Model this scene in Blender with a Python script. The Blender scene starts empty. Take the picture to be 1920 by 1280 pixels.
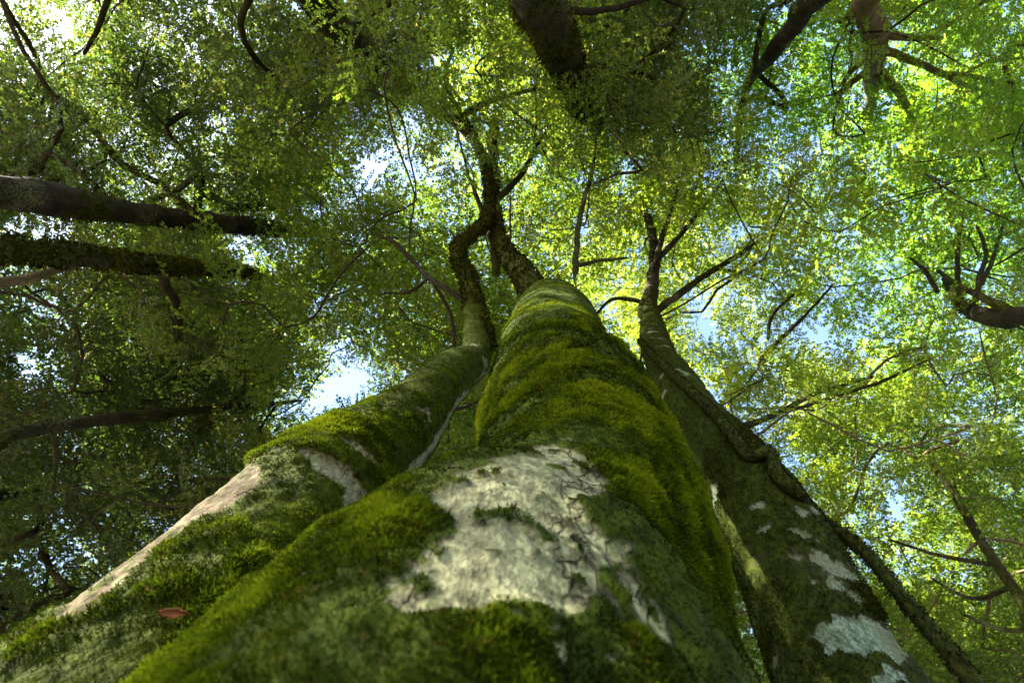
import bpy, math, random
import numpy as np
from mathutils import Vector, Matrix
from mathutils.bvhtree import BVHTree

# ------------------------------------------------------------------ camera, sky, sun, exposure
scene = bpy.context.scene
COL = scene.collection
F = 1000.0                      # focal length in pixels of the 1920 px wide photograph
CAM_Z = 0.55
ELEV = math.radians(77.6)
CE, SE = math.cos(ELEV), math.sin(ELEV)
CAM = np.array([0.0, 0.0, CAM_Z])

cam_data = bpy.data.cameras.new('camera')
cam = bpy.data.objects.new('camera', cam_data)
COL.objects.link(cam)
cam.location = CAM
cam.rotation_euler = (math.radians(90) + ELEV, 0, 0)
cam_data.sensor_width = 36.0
cam_data.lens = F / 1920 * 36.0
cam_data.clip_start = 0.02
cam_data.clip_end = 500
cam_data.dof.use_dof = True
cam_data.dof.focus_distance = 2.4
cam_data.dof.aperture_fstop = 5.0
scene.camera = cam

SUN_DIR = Vector((-0.70, -0.37, 0.61)).normalized()     # towards the sun: upper left, just outside the frame
world = bpy.data.worlds.new('World')
scene.world = world
world.use_nodes = True
wt = world.node_tree
sky = wt.nodes.new('ShaderNodeTexSky')
sky.sky_type = 'NISHITA'
sky.sun_disc = False
sky.dust_density = 0.8
sky.sun_elevation = math.asin(SUN_DIR.z)
sky.sun_rotation = math.atan2(SUN_DIR.x, SUN_DIR.y)
wt.links.new(sky.outputs[0], wt.nodes['Background'].inputs[0])
wt.nodes['Background'].inputs[1].default_value = 0.075

sun_data = bpy.data.lights.new('sun', 'SUN')
sun_data.energy = 5.0
sun_data.angle = math.radians(0.5)
sun_data.color = (1.0, 0.93, 0.80)
sun = bpy.data.objects.new('sun', sun_data)
COL.objects.link(sun)
sun.rotation_euler = SUN_DIR.to_track_quat('Z', 'Y').to_euler()
sun.location = (-12, -4, 20)

scene.view_settings.view_transform = 'Standard'
scene.view_settings.look = 'None'
scene.view_settings.gamma = 1.0
scene.view_settings.use_curve_mapping = False
scene.view_settings.exposure = 3.52
scene.cycles.max_bounces = 8
scene.cycles.diffuse_bounces = 4
scene.cycles.transmission_bounces = 4
scene.cycles.sample_clamp_indirect = 6.0
scene.cycles.use_denoising = True

rng = np.random.default_rng(7)
random.seed(7)

# ------------------------------------------------------------------ helpers
FWD = np.array([0.0, CE, SE]); UP = np.array([0.0, -SE, CE]); RT = np.array([1.0, 0.0, 0.0])

def at(px, py, d):
    """point seen at pixel (px, py) of the 1920x1280 photograph at depth d"""
    return CAM + d * (FWD + RT * (px - 960) / F + UP * (640 - py) / F)

def pix(P):
    V = np.asarray(P) - CAM
    d = V @ FWD
    dd = np.where(d > 0.02, d, 0.02)
    return 960 + F * (V @ RT) / dd, 640 - F * (V @ UP) / dd, d

def norm(v):
    v = np.asarray(v, float)
    return v / np.maximum(np.linalg.norm(v, axis=-1, keepdims=True), 1e-9)

def _hash(i, j, k, seed):
    h = (i.astype(np.int64) * 374761393 + j.astype(np.int64) * 668265263 + k.astype(np.int64) * 2147483647 + seed * 144665) & 0xFFFFFFFF
    h = ((h ^ (h >> 13)) * 1274126177) & 0xFFFFFFFF
    h = (h ^ (h >> 16))
    h = (h * 2246822519) & 0xFFFFFFFF
    return ((h ^ (h >> 15)) & 0xFFFFFF) / float(0xFFFFFF)

def vnoise(P, seed=0):
    P = np.asarray(P, float)
    I = np.floor(P).astype(np.int64); f = P - I
    f = f * f * (3 - 2 * f)
    i, j, k = I[..., 0], I[..., 1], I[..., 2]
    out = 0
    for a in (0, 1):
        wa = f[..., 0] if a else 1 - f[..., 0]
        for b in (0, 1):
            wb = f[..., 1] if b else 1 - f[..., 1]
            for c in (0, 1):
                wc = f[..., 2] if c else 1 - f[..., 2]
                out = out + wa * wb * wc * _hash(i + a, j + b, k + c, seed)
    return out

def fbm(P, octv=4, seed=0):
    s, a, t = 0, 0.5, 0
    P = np.asarray(P, float)
    for o in range(octv):
        s = s + a * vnoise(P * (2 ** o) + 13.7 * o, seed + o); t += a; a *= 0.5
    return s / t - 0.5            # about -0.5 .. 0.5

def sstep(a, b, x):
    t = np.clip((x - a) / (b - a), 0, 1)
    return t * t * (3 - 2 * t)

def poly_sd(px, py, poly):
    """signed distance in pixels to a polygon, positive inside"""
    poly = np.array(poly, float)
    best = np.full(px.shape, 1e9); inside = np.zeros(px.shape, bool)
    n = len(poly)
    for i in range(n):
        ax, ay = poly[i]; bx, by = poly[(i + 1) % n]
        ex, ey = bx - ax, by - ay
        t = np.clip(((px - ax) * ex + (py - ay) * ey) / (ex * ex + ey * ey + 1e-9), 0, 1)
        best = np.minimum(best, np.hypot(px - ax - t * ex, py - ay - t * ey))
        c = ((ay > py) != (by > py)) & (px < (bx - ax) * (py - ay) / (by - ay + 1e-12) + ax)
        inside ^= c
    return np.where(inside, best, -best)

def new_mesh(name, V, faces_idx, nper, mat, attrs=None, smooth=True):
    """V (n,3); faces_idx flat index array; nper vertices per face (int)"""
    me = bpy.data.meshes.new(name)
    V = np.ascontiguousarray(V, np.float32); faces_idx = np.ascontiguousarray(faces_idx, np.int32).ravel()
    nf = len(faces_idx) // nper
    me.vertices.add(len(V)); me.vertices.foreach_set('co', V.ravel())
    me.loops.add(len(faces_idx)); me.loops.foreach_set('vertex_index', faces_idx)
    me.polygons.add(nf)
    me.polygons.foreach_set('loop_start', np.arange(nf, dtype=np.int32) * nper)
    me.update(calc_edges=True)
    if smooth:
        me.polygons.foreach_set('use_smooth', np.ones(nf, bool))
    for k, a in (attrs or {}).items():
        at_ = me.attributes.new(k, 'FLOAT', 'POINT')
        at_.data.foreach_set('value', np.ascontiguousarray(a, np.float32))
    me.materials.append(mat)
    return me

def link(name, me, parent=None, kind=None):
    o = bpy.data.objects.new(name, me)
    COL.objects.link(o)
    if parent is not None:
        o.parent = parent
        o.matrix_parent_inverse = Matrix.Translation(-parent.location)
    if kind:
        o['kind'] = kind
    return o

def thing(name, label, cat, loc, group=None):
    o = bpy.data.objects.new(name, None)
    COL.objects.link(o)
    o.empty_display_size = 0.2
    o.location = Vector(loc)
    o['label'] = label; o['category'] = cat
    if group:
        o['group'] = group
    return o

# ------------------------------------------------------------------ materials
def nodes_of(name):
    m = bpy.data.materials.new(name); m.use_nodes = True
    nt = m.node_tree; nt.nodes.clear()
    out = nt.nodes.new('ShaderNodeOutputMaterial')
    return m, nt, out

def ramp(nt, fac, stops):
    r = nt.nodes.new('ShaderNodeValToRGB')
    el = r.color_ramp.elements
    while len(el) < len(stops):
        el.new(0.5)
    for e, (p, c) in zip(el, stops):
        e.position = p; e.color = (*c, 1)
    nt.links.new(fac, r.inputs[0])
    return r.outputs[0]

def attr(nt, name):
    a = nt.nodes.new('ShaderNodeAttribute'); a.attribute_name = name
    return a.outputs['Fac']

def noise(nt, scale, detail=4, vec=None, rough=0.6):
    n = nt.nodes.new('ShaderNodeTexNoise')
    n.inputs['Scale'].default_value = scale; n.inputs['Detail'].default_value = detail
    n.inputs['Roughness'].default_value = rough
    if vec is not None:
        nt.links.new(vec, n.inputs['Vector'])
    return n.outputs['Fac']

def mixc(nt, fac, a, b, mode='MIX'):
    m = nt.nodes.new('ShaderNodeMix'); m.data_type = 'RGBA'; m.blend_type = mode
    for s, v in ((m.inputs[0], fac), (m.inputs[6], a), (m.inputs[7], b)):
        if isinstance(v, (int, float)):
            s.default_value = v
        elif isinstance(v, tuple):
            s.default_value = (*v, 1)
        else:
            nt.links.new(v, s)
    return m.outputs[2]

def mathn(nt, op, a, b=0.0):
    m = nt.nodes.new('ShaderNodeMath'); m.operation = op
    for s, v in ((m.inputs[0], a), (m.inputs[1], b)):
        if isinstance(v, (int, float)):
            s.default_value = v
        else:
            nt.links.new(v, s)
    return m.outputs[0]

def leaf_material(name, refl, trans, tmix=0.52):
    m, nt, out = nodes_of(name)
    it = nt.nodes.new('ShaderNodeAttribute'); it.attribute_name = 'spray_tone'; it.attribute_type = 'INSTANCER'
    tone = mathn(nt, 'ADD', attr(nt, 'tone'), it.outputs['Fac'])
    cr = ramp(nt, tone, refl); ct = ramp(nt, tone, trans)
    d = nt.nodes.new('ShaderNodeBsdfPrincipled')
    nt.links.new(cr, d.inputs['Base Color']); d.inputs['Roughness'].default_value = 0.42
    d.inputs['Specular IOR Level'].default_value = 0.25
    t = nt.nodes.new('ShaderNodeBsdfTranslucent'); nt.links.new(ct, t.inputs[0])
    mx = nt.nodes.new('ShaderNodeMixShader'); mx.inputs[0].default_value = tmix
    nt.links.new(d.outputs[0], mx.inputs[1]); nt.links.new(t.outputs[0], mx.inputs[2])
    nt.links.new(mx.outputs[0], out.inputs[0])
    return m

LEAF = {
    'olive': leaf_material('leaf_olive',
        [(0.0, (0.020, 0.034, 0.008)), (0.5, (0.050, 0.075, 0.014)), (0.85, (0.10, 0.115, 0.025)), (1.0, (0.14, 0.12, 0.04))],
        [(0.0, (0.08, 0.15, 0.012)), (0.5, (0.22, 0.345, 0.016)), (0.85, (0.40, 0.45, 0.04)), (1.0, (0.52, 0.42, 0.09))]),
    'green': leaf_material('leaf_green',
        [(0.0, (0.018, 0.042, 0.010)), (0.5, (0.042, 0.085, 0.014)), (0.85, (0.085, 0.12, 0.022)), (1.0, (0.12, 0.12, 0.03))],
        [(0.0, (0.06, 0.18, 0.015)), (0.5, (0.24, 0.44, 0.012)), (0.85, (0.42, 0.54, 0.025)), (1.0, (0.48, 0.46, 0.05))]),
    'light': leaf_material('leaf_sunlit',  # sunlit glow of the right-hand crowns put into the leaf colour
        [(0.0, (0.030, 0.045, 0.008)), (0.5, (0.070, 0.095, 0.016)), (0.85, (0.12, 0.12, 0.03)), (1.0, (0.14, 0.12, 0.04))],
        [(0.0, (0.16, 0.24, 0.015)), (0.5, (0.35, 0.48, 0.020)), (0.85, (0.54, 0.58, 0.06)), (1.0, (0.60, 0.48, 0.12))]),
    'dark': leaf_material('leaf_shaded',  # shade of the left and top crowns painted into their leaf colour
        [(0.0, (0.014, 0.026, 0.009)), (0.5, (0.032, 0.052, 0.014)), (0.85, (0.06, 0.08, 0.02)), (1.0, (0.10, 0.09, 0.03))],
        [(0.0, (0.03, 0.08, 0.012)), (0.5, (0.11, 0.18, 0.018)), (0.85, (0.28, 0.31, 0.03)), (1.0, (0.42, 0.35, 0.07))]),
}

def bark_material(name, brown, pale, mossc):
    m, nt, out = nodes_of(name)
    tc = nt.nodes.new('ShaderNodeTexCoord').outputs['Object']
    mp = nt.nodes.new('ShaderNodeMapping'); nt.links.new(tc, mp.inputs[0]); mp.inputs['Scale'].default_value = (1, 1, 0.62)
    v = mp.outputs[0]
    n1 = noise(nt, 9, 6, v); n2 = noise(nt, 55, 5, v); n3 = noise(nt, 2.2, 3, v)
    c_b = ramp(nt, n1, [(0.3, tuple(x * 0.55 for x in brown)), (0.5, brown), (0.7, tuple(x * 1.6 for x in brown))])
    c_b = mixc(nt, ramp(nt, noise(nt, 70, 5, v, 0.7), [(0.40, (0.8, 0.8, 0.8)), (0.54, (0, 0, 0))]), c_b, tuple(x * 0.35 for x in brown))
    n4 = noise(nt, 120, 4, v); n5 = noise(nt, 16, 6, v, 0.7)
    c_p = ramp(nt, mathn(nt, 'ADD', mathn(nt, 'MULTIPLY', n2, 0.6), mathn(nt, 'MULTIPLY', n5, 0.4)), [(0.40, tuple(x * 0.16 for x in pale)), (0.475, tuple(x * 0.55 for x in pale)), (0.545, pale), (0.66, tuple(min(1, x * 1.18) for x in pale))])
    c_p = mixc(nt, ramp(nt, n4, [(0.40, (1, 1, 1)), (0.50, (0, 0, 0))]), c_p, tuple(x * 0.45 for x in pale))
    c_p = mixc(nt, ramp(nt, n3, [(0.42, (0, 0, 0)), (0.62, (0.75, 0.75, 0.75))]), c_p, (0.14, 0.14, 0.085))
    c_p = mixc(nt, ramp(nt, noise(nt, 7, 6, v, 0.75), [(0.50, (0, 0, 0)), (0.66, (0.8, 0.8, 0.8))]), c_p, (0.105, 0.115, 0.035))
    # fine dark cracks in the pale bark
    vo = nt.nodes.new('ShaderNodeTexVoronoi'); vo.feature = 'DISTANCE_TO_EDGE'; vo.inputs['Scale'].default_value = 27
    wv = nt.nodes.new('ShaderNodeVectorMath'); wv.operation = 'ADD'; nt.links.new(v, wv.inputs[0])
    nv = nt.nodes.new('ShaderNodeTexNoise'); nv.inputs['Scale'].default_value = 14; nv.inputs['Detail'].default_value = 3
    nt.links.new(v, nv.inputs['Vector'])
    sc = nt.nodes.new('ShaderNodeVectorMath'); sc.operation = 'SCALE'; sc.inputs['Scale'].default_value = 0.09
    nt.links.new(nv.outputs['Color'], sc.inputs[0]); nt.links.new(sc.outputs[0], wv.inputs[1])
    nt.links.new(wv.outputs[0], vo.inputs['Vector'])
    ck = mathn(nt, 'SUBTRACT', 1.0, mathn(nt, 'MULTIPLY', vo.outputs['Distance'], 14)); 
    mr = nt.nodes.new('ShaderNodeClamp'); nt.links.new(ck, mr.inputs[0]); ck = mr.outputs[0]
    ckm = mathn(nt, 'MULTIPLY', ck, attr(nt, 'crack'))
    c_p = mixc(nt, ckm, c_p, (0.05, 0.045, 0.03))
    c_m = ramp(nt, noise(nt, 28, 5, v), [(0.3, tuple(x * 0.35 for x in mossc)), (0.5, mossc), (0.7, (mossc[0] * 1.9, mossc[1] * 1.7, mossc[2] * 1.3))])
    pale_f = attr(nt, 'pale'); moss_f = attr(nt, 'moss')
    edge = mathn(nt, 'MULTIPLY', mathn(nt, 'SUBTRACT', n2, 0.5), 1.2)
    def soft(x):
        y = mathn(nt, 'ADD', x, edge)
        mrn = nt.nodes.new('ShaderNodeMapRange'); mrn.inputs['From Min'].default_value = 0.35; mrn.inputs['From Max'].default_value = 0.65
        nt.links.new(y, mrn.inputs['Value']); return mrn.outputs[0]
    c = mixc(nt, soft(pale_f), c_b, c_p)
    c = mixc(nt, soft(moss_f), c, c_m)
    bs = nt.nodes.new('ShaderNodeBsdfPrincipled')
    nt.links.new(c, bs.inputs['Base Color']); bs.inputs['Roughness'].default_value = 0.9
    bs.inputs['Specular IOR Level'].default_value = 0.04
    h = mathn(nt, 'SUBTRACT', mathn(nt, 'ADD', mathn(nt, 'MULTIPLY', n1, 0.7), mathn(nt, 'MULTIPLY', n2, 0.5)), mathn(nt, 'MULTIPLY', ckm, 0.8))
    bp = nt.nodes.new('ShaderNodeBump'); bp.inputs['Distance'].default_value = 0.02; bp.inputs['Strength'].default_value = 1.0
    nt.links.new(h, bp.inputs['Height']); nt.links.new(bp.outputs[0], bs.inputs['Normal'])
    nt.links.new(bs.outputs[0], out.inputs[0])
    return m

BARK = bark_material('mossy_bark', (0.085, 0.068, 0.045), (0.33, 0.32, 0.165), (0.030, 0.044, 0.004))
BARK_L = bark_material('mossy_bark_warm', (0.115, 0.088, 0.052), (0.30, 0.28, 0.165), (0.032, 0.042, 0.004))
BARK_R = bark_material('mossy_bark_cool', (0.055, 0.048, 0.030), (0.22, 0.28, 0.19), (0.022, 0.030, 0.004))
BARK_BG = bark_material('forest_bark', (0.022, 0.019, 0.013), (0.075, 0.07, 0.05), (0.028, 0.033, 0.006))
BARK_PALE = bark_material('pale_forest_bark', (0.12, 0.090, 0.05), (0.22, 0.175, 0.10), (0.08, 0.09, 0.015))

def moss_material(name, stops):
    m, nt, out = nodes_of(name)
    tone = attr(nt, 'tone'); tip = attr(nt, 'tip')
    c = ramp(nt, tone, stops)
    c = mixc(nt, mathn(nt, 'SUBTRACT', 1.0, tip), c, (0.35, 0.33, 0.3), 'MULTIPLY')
    d = nt.nodes.new('ShaderNodeBsdfDiffuse'); nt.links.new(c, d.inputs[0])
    t = nt.nodes.new('ShaderNodeBsdfTranslucent'); nt.links.new(c, t.inputs[0])
    mx = nt.nodes.new('ShaderNodeMixShader'); mx.inputs[0].default_value = 0.3
    nt.links.new(d.outputs[0], mx.inputs[1]); nt.links.new(t.outputs[0], mx.inputs[2])
    nt.links.new(mx.outputs[0], out.inputs[0])
    return m

MOSS = moss_material('moss', [(0.0, (0.006, 0.008, 0.002)), (0.32, (0.022, 0.033, 0.003)), (0.55, (0.062, 0.092, 0.004)), (0.78, (0.125, 0.180, 0.006)), (0.94, (0.20, 0.235, 0.008)), (1.0, (0.17, 0.11, 0.025))])
MOSS_OLD = moss_material('old_moss', [(0.0, (0.009, 0.010, 0.003)), (0.5, (0.032, 0.038, 0.005)), (0.85, (0.10, 0.105, 0.010)), (1.0, (0.17, 0.13, 0.025))])

def plain(name, col, rough=0.85):
    m, nt, out = nodes_of(name)
    bs = nt.nodes.new('ShaderNodeBsdfPrincipled'); bs.inputs['Roughness'].default_value = rough
    tc = nt.nodes.new('ShaderNodeTexCoord').outputs['Object']
    n = noise(nt, 18, 4, tc)
    nt.links.new(ramp(nt, n, [(0.3, tuple(x * 0.5 for x in col)), (0.55, col), (0.75, tuple(x * 1.5 for x in col))]), bs.inputs['Base Color'])
    bs.inputs['Specular IOR Level'].default_value = 0.2
    bp = nt.nodes.new('ShaderNodeBump'); bp.inputs['Distance'].default_value = 0.01
    nt.links.new(n, bp.inputs['Height']); nt.links.new(bp.outputs[0], bs.inputs['Normal'])
    nt.links.new(bs.outputs[0], out.inputs[0])
    return m

TWIG = plain('twig_bark', (0.035, 0.027, 0.017))
TWIG_PALE = plain('pale_twig_bark', (0.12, 0.09, 0.05))
DRY = plain('dry_leaf', (0.22, 0.075, 0.025), 0.9)

# ------------------------------------------------------------------ ground
gm, nt, out = nodes_of('leaf_litter')
tc = nt.nodes.new('ShaderNodeTexCoord').outputs['Object']
bs = nt.nodes.new('ShaderNodeBsdfPrincipled'); bs.inputs['Roughness'].default_value = 0.95
nt.links.new(ramp(nt, noise(nt, 12, 8, tc), [(0.3, (0.025, 0.018, 0.010)), (0.5, (0.09, 0.062, 0.032)), (0.62, (0.06, 0.075, 0.02)), (0.75, (0.15, 0.11, 0.06))]), bs.inputs['Base Color'])
nt.links.new(bs.outputs[0], out.inputs[0])
gx = np.concatenate([np.linspace(-200, -14, 12), np.linspace(-12, 12, 90), np.linspace(14, 200, 12)])
GX, GY = np.meshgrid(gx, gx, indexing='ij')
gP = np.stack([GX, GY, 0 * GX], -1).reshape(-1, 3)
gP[:, 2] = 0.5 * fbm(gP * 0.35, 4, 5) - 0.12
n_ = len(gx); ii, jj = np.meshgrid(np.arange(n_ - 1), np.arange(n_ - 1), indexing='ij')
q = np.stack([ii * n_ + jj, (ii + 1) * n_ + jj, (ii + 1) * n_ + jj + 1, ii * n_ + jj + 1], -1)
g = link('ground', new_mesh('ground', gP, q, 4, gm), kind='structure')

# ------------------------------------------------------------------ sweeps
def catmull(K, per):
    """K (n,m) key rows, per = samples per span (int or list)"""
    K = np.asarray(K, float); n = len(K)
    if isinstance(per, int):
        per = [per] * (n - 1)
    out = []
    for i in range(n - 1):
        p0 = K[i - 1] if i > 0 else 2 * K[0] - K[1]
        p1, p2 = K[i], K[i + 1]
        p3 = K[i + 2] if i + 2 < n else 2 * K[-1] - K[-2]
        t = (np.arange(per[i]) / per[i])[:, None]
        out.append(0.5 * (2 * p1 + (p2 - p0) * t + (2 * p0 - 5 * p1 + 4 * p2 - p3) * t ** 2 + (3 * p1 - p0 - 3 * p2 + p3) * t ** 3))
    out.append(K[-1:])
    return np.concatenate(out)

def frames(C):
    T = norm(np.gradient(C, axis=0))
    A = np.zeros_like(C)
    ref = np.array([0.0, -1.0, 0.0]) if abs(T[0, 1]) < 0.9 else np.array([1.0, 0, 0])
    a = ref - T[0] * (ref @ T[0]); a /= np.linalg.norm(a)
    for i in range(len(C)):
        a = a - T[i] * (a @ T[i]); a = a / max(np.linalg.norm(a), 1e-9)
        A[i] = a
    return T, A, np.cross(T, A)

def tube_arrays(C, R, sides):
    T, A, B = frames(C)
    th = np.arange(sides) / sides * 2 * math.pi
    V = C[:, None, :] + R[:, None, None] * (np.cos(th)[None, :, None] * A[:, None, :] + np.sin(th)[None, :, None] * B[:, None, :])
    n = len(C)
    i, j = np.meshgrid(np.arange(n - 1), np.arange(sides), indexing='ij')
    j2 = (j + 1) % sides
    Q = np.stack([i * sides + j, i * sides + j2, (i + 1) * sides + j2, (i + 1) * sides + j], -1).reshape(-1, 4)
    return V.reshape(-1, 3), Q

class Bag:
    def __init__(s): s.V = []; s.Q = []; s.n = 0
    def tube(s, C, R, sides=5):
        V, Q = tube_arrays(np.asarray(C, float), np.asarray(R, float), sides)
        V[:sides] = C[0]; V[-sides:] = C[-1]
        s.V.append(V); s.Q.append(Q + s.n); s.n += len(V)
    def mesh(s, name, mat, attrs=None):
        V = np.concatenate(s.V)
        return new_mesh(name, V, np.concatenate(s.Q), 4, mat, attrs(V) if attrs else None)

def bark_attrs(moss=0.35, seed=3):
    def f(V):
        m = np.clip(moss + 1.3 * fbm(V * 1.6, 3, seed), 0, 1)
        return {'moss': m, 'pale': np.clip(0.25 + 1.2 * fbm(V * 2.3 + 9, 3, seed + 4), 0, 1), 'crack': 0 * m}
    return f

def swept_trunk(keys, per, nth, disp, warp=0.0, cap=True):
    """keys rows x,y,z,r ; disp(P, N, theta, s)->offset ; returns dict with V, Q, N, theta, ring z"""
    K = catmull(keys, per)
    C, R = K[:, :3], K[:, 3]
    T, A, B = frames(C)
    t = (np.arange(nth) / nth * 2 - 1) * math.pi
    th = t - warp * np.sin(t)
    N = np.cos(th)[None, :, None] * A[:, None, :] + np.sin(th)[None, :, None] * B[:, None, :]
    P = C[:, None, :] + R[:, None, None] * N
    TH = np.broadcast_to(th[None, :], P.shape[:2])
    D, att = disp(P, N, TH, R)
    P = P + D[..., None] * N
    n = len(C)
    i, j = np.meshgrid(np.arange(n - 1), np.arange(nth), indexing='ij')
    j2 = (j + 1) % nth
    Q = np.stack([i * nth + j, i * nth + j2, (i + 1) * nth + j2, (i + 1) * nth + j], -1).reshape(-1, 4)
    P[-1] = C[-1]
    V = P.reshape(-1, 3)
    att = {k: a.reshape(-1) for k, a in att.items()}
    return V, Q, att

def tufts(V, Q, w, n, L, width, tone, blades=3, seed=1, droop=0.25, spread=0.9):
    """moss shoots scattered over faces with weight w (per vertex) ; L length at the face (per vertex)"""
    r = np.random.default_rng(seed)
    P4 = V[Q]
    nr = np.cross(P4[:, 2] - P4[:, 0], P4[:, 3] - P4[:, 1])
    area = np.linalg.norm(nr, axis=1) + 1e-12
    nrm = nr / area[:, None]
    fw = w[Q].mean(1) * area
    fw = np.maximum(fw, 0); fw /= fw.sum()
    f = r.choice(len(Q), n, p=fw)
    a, b = r.random((n, 1)), r.random((n, 1))
    p = P4[f]
    base = (p[:, 0] * (1 - a) + p[:, 1] * a) * (1 - b) + (p[:, 3] * (1 - a) + p[:, 2] * a) * b
    N = nrm[f]
    Lf = L[Q].mean(1)[f] * r.uniform(0.55, 1.35, n)
    tn = np.clip(tone[Q].mean(1)[f] + r.normal(0, 0.13, n), 0, 0.93); tn[r.random(n) < 0.02] = 1.0
    rnd = norm(r.normal(size=(n, 3)))
    U = norm(np.cross(N, rnd)); W = np.cross(N, U)
    VV = np.zeros((n, blades, 3, 3), np.float32)
    ph0 = r.random(n) * 6.28
    for k in range(blades):
        ph = ph0 + k * 2 * math.pi / blades + r.normal(0, 0.35, n)
        rad = np.cos(ph)[:, None] * U + np.sin(ph)[:, None] * W
        tan = -np.sin(ph)[:, None] * U + np.cos(ph)[:, None] * W
        d = N * r.uniform(0.35, 1.0, (n, 1)) + rad * r.uniform(0.3, spread, (n, 1))
        d[:, 2] -= droop
        d = norm(d)
        wd = (width * Lf)[:, None]
        b0 = base - N * 0.15 * Lf[:, None]
        mid = base + d * Lf[:, None] * 0.35
        VV[:, k, 0] = b0 if False else mid - tan * wd
        VV[:, k, 1] = mid + tan * wd
        VV[:, k, 2] = base + d * Lf[:, None]
        VV[:, k, 0] = np.where((np.arange(n) % 2 == 0)[:, None], b0 - tan * wd * 0.6, VV[:, k, 0])
    idx = np.arange(n * blades * 3)
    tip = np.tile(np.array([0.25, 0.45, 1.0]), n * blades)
    tone_v = np.repeat(tn, blades * 3)
    return VV.reshape(-1, 3), idx, {'tone': tone_v, 'tip': tip}

TREES = {}     # key -> dict(root, nodes, crown centre, leaf kind ...)

# ------------------------------------------------------------------ the three mossy trunks beside the camera
Z = lambda z: z + CAM_Z
main_keys = [(-0.10, 0.80, Z(-0.75), 0.62), (-0.08, 0.79, Z(-0.3), 0.52), (-0.06, 0.79, Z(0.3), 0.45), (0.01, 0.79, Z(0.8), 0.40),
             (0.145, 0.79, Z(1.1), 0.335), (0.21, 0.79, Z(1.5), 0.32), (0.235, 0.78, Z(2.1), 0.335), (0.245, 0.77, Z(2.9), 0.33),
             (0.30, 0.76, Z(3.7), 0.32), (0.325, 0.745, Z(4.25), 0.30), (0.33, 0.72, Z(4.65), 0.25), (0.325, 0.69, Z(4.9), 0.17), (0.32, 0.67, Z(5.02), 0.06)]
left_keys = [(-0.88, 0.84, Z(-0.75), 0.46), (-0.76, 0.86, Z(0.0), 0.35), (-0.67, 0.88, Z(0.5), 0.28), (-0.66, 0.92, Z(1.2), 0.255), (-0.66, 0.94, Z(1.75), 0.23),
             (-0.555, 1.0, Z(2.54), 0.185), (-0.43, 1.05, Z(3.7), 0.168), (-0.31, 1.10, Z(4.4), 0.135), (*at(888, 580, 5.3), 0.10)]
right_keys = [(1.22, 2.02, Z(-0.75), 0.42), (1.30, 1.95, Z(0.4), 0.33), (1.31, 1.9, Z(1.1), 0.29), (1.39, 1.85, Z(1.9), 0.255), (1.52, 1.70, Z(3.0), 0.245),
              (1.68, 1.62, Z(5.2), 0.21), (1.85, 1.58, Z(6.5), 0.20), (2.08, 1.55, Z(7.7), 0.185), (*at(1216, 560, 8.8), 0.10)]

PALE_MAIN = [(905, 875), (965, 842), (1040, 826), (1110, 850), (1125, 890), (1105, 950), (1150, 990), (1200, 1030), (1240, 1090), (1272, 1150), (1268, 1185),
             (1240, 1160), (1195, 1100), (1150, 1040), (1115, 1055), (1085, 1090), (1090, 1130), (1060, 1150), (1000, 1120), (960, 1140), (900, 1155), (850, 1130), (770, 1150),
             (710, 1155), (740, 1120), (800, 1090), (850, 1072), (808, 1050), (850, 1000), (830, 960), (870, 900)]
PALE_MAIN_B = [(1000, 1170), (1050, 1150), (1110, 1185), (1110, 1225), (1060, 1222)]
PALE_MAIN_C = [(1140, 1175), (1180, 1150), (1185, 1205), (1160, 1210)]
PALE_LEFT = [[(548, 862), (592, 853), (650, 882), (690, 920), (690, 955), (655, 978), (640, 960), (612, 912)],
             [(628, 828), (662, 830), (708, 872), (700, 878), (655, 848)],
             [(775, 760), (795, 775), (802, 810), (790, 800)]]
BARE_LEFT = [(100, 1170), (260, 985), (320, 930), (390, 900), (470, 880), (500, 895), (440, 950), (370, 985), (300, 1030), (225, 1100), (150, 1165)]
GREY_LEFT = [(915, 690), (905, 735), (850, 815), (760, 915), (730, 935), (742, 900), (810, 815), (868, 740)]
PALE_RIGHT = [[(1465, 995), (1500, 990), (1545, 1015), (1520, 1025)], [(1475, 1045), (1520, 1035), (1580, 1065), (1610, 1095), (1560, 1085)],
              [(1520, 1095), (1570, 1085), (1625, 1125), (1590, 1130)], [(1515, 1200), (1560, 1160), (1620, 1155), (1680, 1185), (1735, 1240), (1640, 1225), (1560, 1235)],
              [(1615, 1275), (1660, 1250), (1690, 1275), (1660, 1300)], [(1425, 990), (1450, 988), (1455, 998), (1430, 1000)]]

def ring_noise(P, TH, k, seed):
    """streaks that wrap round the stem"""
    return fbm(np.stack([np.cos(TH) * 0.8, np.sin(TH) * 0.8, P[..., 2] * k], -1), 3, seed)

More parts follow.
